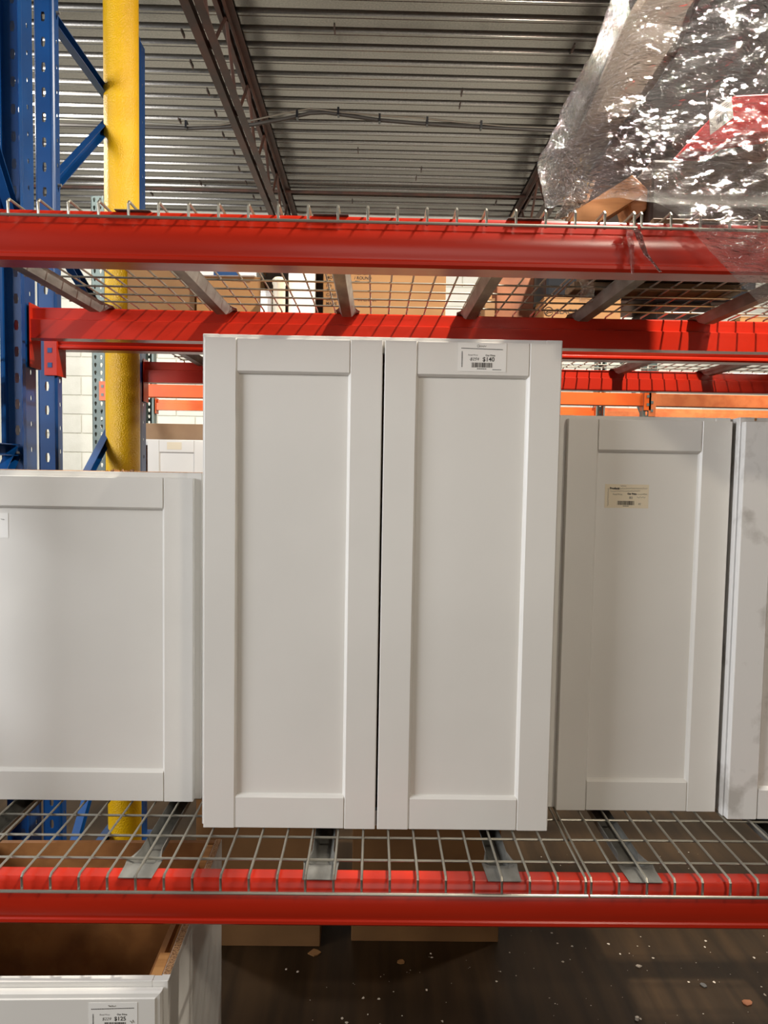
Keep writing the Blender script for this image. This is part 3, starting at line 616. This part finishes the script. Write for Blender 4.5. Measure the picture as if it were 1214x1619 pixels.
# the film itself
def film():
    bm = B(); NU, NV = 150, 110
    def xl(z):
        k = [(.42, .62), (.50, .55), (.60, .525), (.635, .45), (.66, .420), (.72, .402), (.765, .396), (.85, .430), (1.05, .520), (1.30, .60), (1.5, .66)]
        z -= H
        for (a, xa), (b, xb) in zip(k, k[1:]):
            if z <= b: t_ = max(0, (z-a)/(b-a)); return xa+(xb-xa)*t_
        return k[-1][1]
    def zlow(x):
        k = [(.38, .665), (.44, .650), (.50, .618), (.56, .588), (.62, .560), (.68, .500), (.78, .405), (.89, .298), (1.0, .22), (1.2, .18)]
        for (a, xa), (b, xb) in zip(k, k[1:]):
            if x <= b: t_ = max(0, (x-a)/(b-a)); return H+xa+(xb-xa)*t_
        return H+k[-1][1]
    G = []
    for j in range(NV+1):
        row = []
        for i in range(NU+1):
            s = i/NU; tv = j/NV
            # s: 0 = back left, .25 = left edge, 1 = right front
            if s < .22:
                q = s/.22; zz0 = H+.66+.24*(1-q); z = zz0+(H+1.26-zz0)*tv; X = xl(z)+.24*(1-q); Y = 2.34-(2.34-1.78)*q
            else:
                q = (s-.22)/.78; xg = .40+q*.80; zz0 = zlow(xg); z = zz0+(H+1.26-zz0)*tv
                X0 = xl(z); X = X0+(1.20-X0)*q if z > H+.60 else max(xg, X0)
                blend = min(1, max(0, (z-(H+.60))/.05)); X = (X0+(1.20-X0)*q)*blend+xg*(1-blend)
                Yf = 1.625 if z > H+.64 else 1.625-(1.625-1.508)*min(1, (H+.64-z)/.065)
                Y = Yf+(1.78-Yf)*max(0, 1-q/.16)**2
            p = Vector((X, Y, z))
            n1 = noise.noise(Vector((X*7+z*5, Y*6, z*9)))*.016
            n2 = noise.noise(Vector(((X*.8+z*.55)*14, Y*12, (z*.85-X*.5)*46)))*.009
            n3 = abs(noise.noise(Vector((X*30, Y*30+4, z*34))))*.006
            lowk = 1 if z > H+.60 else .45
            off = (n1+n2-n3)*lowk
            p += Vector((-.5*off if s > .22 else off, min(0, off)*1 if z < H+.60 else off, off*.3))
            row.append(bm.verts.new(p))
        G.append(row)
    for j in range(NV):
        for i in range(NU): bm.faces.new((G[j][i], G[j][i+1], G[j+1][i+1], G[j+1][i]))
    return bm
obj('stretch_film', film(), FILM, bd_, True)
def strip(pts, w0, w1, seed, name='film_tail', sy=.02):
    bm = B(); rnd = random.Random(seed); n = 26; NW = 9; rows = []
    P = [Vector(p) for p in pts]
    for i in range(n+1):
        u = i/n*(len(P)-1); k = min(int(u), len(P)-2); c_ = P[k].lerp(P[k+1], u-k); wd = w0+(w1-w0)*i/n
        row = []
        for j in range(NW+1):
            a = j/NW-.5; off = noise.noise(Vector((a*9+seed, i*.35, seed)))*sy
            row.append(bm.verts.new(c_+Vector((a*wd+.3*off, off-.0*a, .2*off))))
        rows.append(row)
    for r0, r1 in zip(rows, rows[1:]):
        for j in range(NW): bm.faces.new((r0[j], r0[j+1], r1[j+1], r1[j]))
    obj(name, bm, FILM, bd_, True)
strip([atY(925, 285, 1.74), atY(912, 315, 1.74), atY(898, 348, 1.74)], .05, .07, 3, sy=.035)
strip([atY(995, 358, 1.505), atY(998, 395, 1.505), atY(1000, 432, 1.505)], .018, .006, 6)
strip([atY(1006, 362, 1.505), atY(1020, 400, 1.505), atY(1044, 430, 1.505)], .018, .004, 9)
strip([atY(924, 438, 1.70), atY(930, 455, 1.70), atY(926, 478, 1.70)], .032, .034, 12)

# ------------------------------------------------------------------ small things on the floor and shelf
bm = B(); rnd = random.Random(11)
for k in range(260):
    x = rnd.uniform(-.35, 1.9); y = rnd.uniform(2.3, 3.6); r = rnd.choice((.0013, .0015, .002, .003, .0055)); n = 5
    if y > 2.8 and x < .58: continue
    vs = [bm.verts.new((x+r*rnd.uniform(.6, 1.5)*math.cos(a), y+r*rnd.uniform(.6, 1.5)*math.sin(a), .0006)) for a in [2*math.pi*i/n for i in range(n)]]
    tp = bm.verts.new((x, y, .0006+r*.5))
    for i in range(n): bm.faces.new((vs[i], vs[(i+1) % n], tp))
cr = tag(obj('sawdust_crumbs', bm, CRUMB), 'pale crumbs and sawdust scattered over the brown floor', 'debris'); cr['kind'] = 'stuff'
for i, (px, py, lab, s) in enumerate(((498, 1506, 'curled cardboard scrap beside the left floor carton', .05), (634, 1521, 'small torn cardboard scrap in the middle of the brown floor', .03), (1010, 1528, 'grey paper flake on the brown floor at the right', .022), (1112, 1558, 'grey curled flake farther right on the brown floor', .028), (1180, 1585, 'brown bark-like scrap at the right bottom of the floor', .045), (1007, 1612, 'round whitish lump at the bottom of the floor', .016))):
    p = atZ(px, py, .002); bm = B(); n = 7; rnd = random.Random(i+40)
    top = []; 
    pts = [(p.x+s*rnd.uniform(.35, .7)*math.cos(2*math.pi*k/n), p.y+s*.5*rnd.uniform(.5, 1)*math.sin(2*math.pi*k/n)) for k in range(n)]
    prism(bm, pts, 'z', .001, .001+(.004 if i != 5 else .012)); tag(obj('floor_scrap', bm, (CARD, CARD, CRUMB, INKG, CARD3, CRUMB)[i]), lab, 'scrap', 'scraps on the floor')
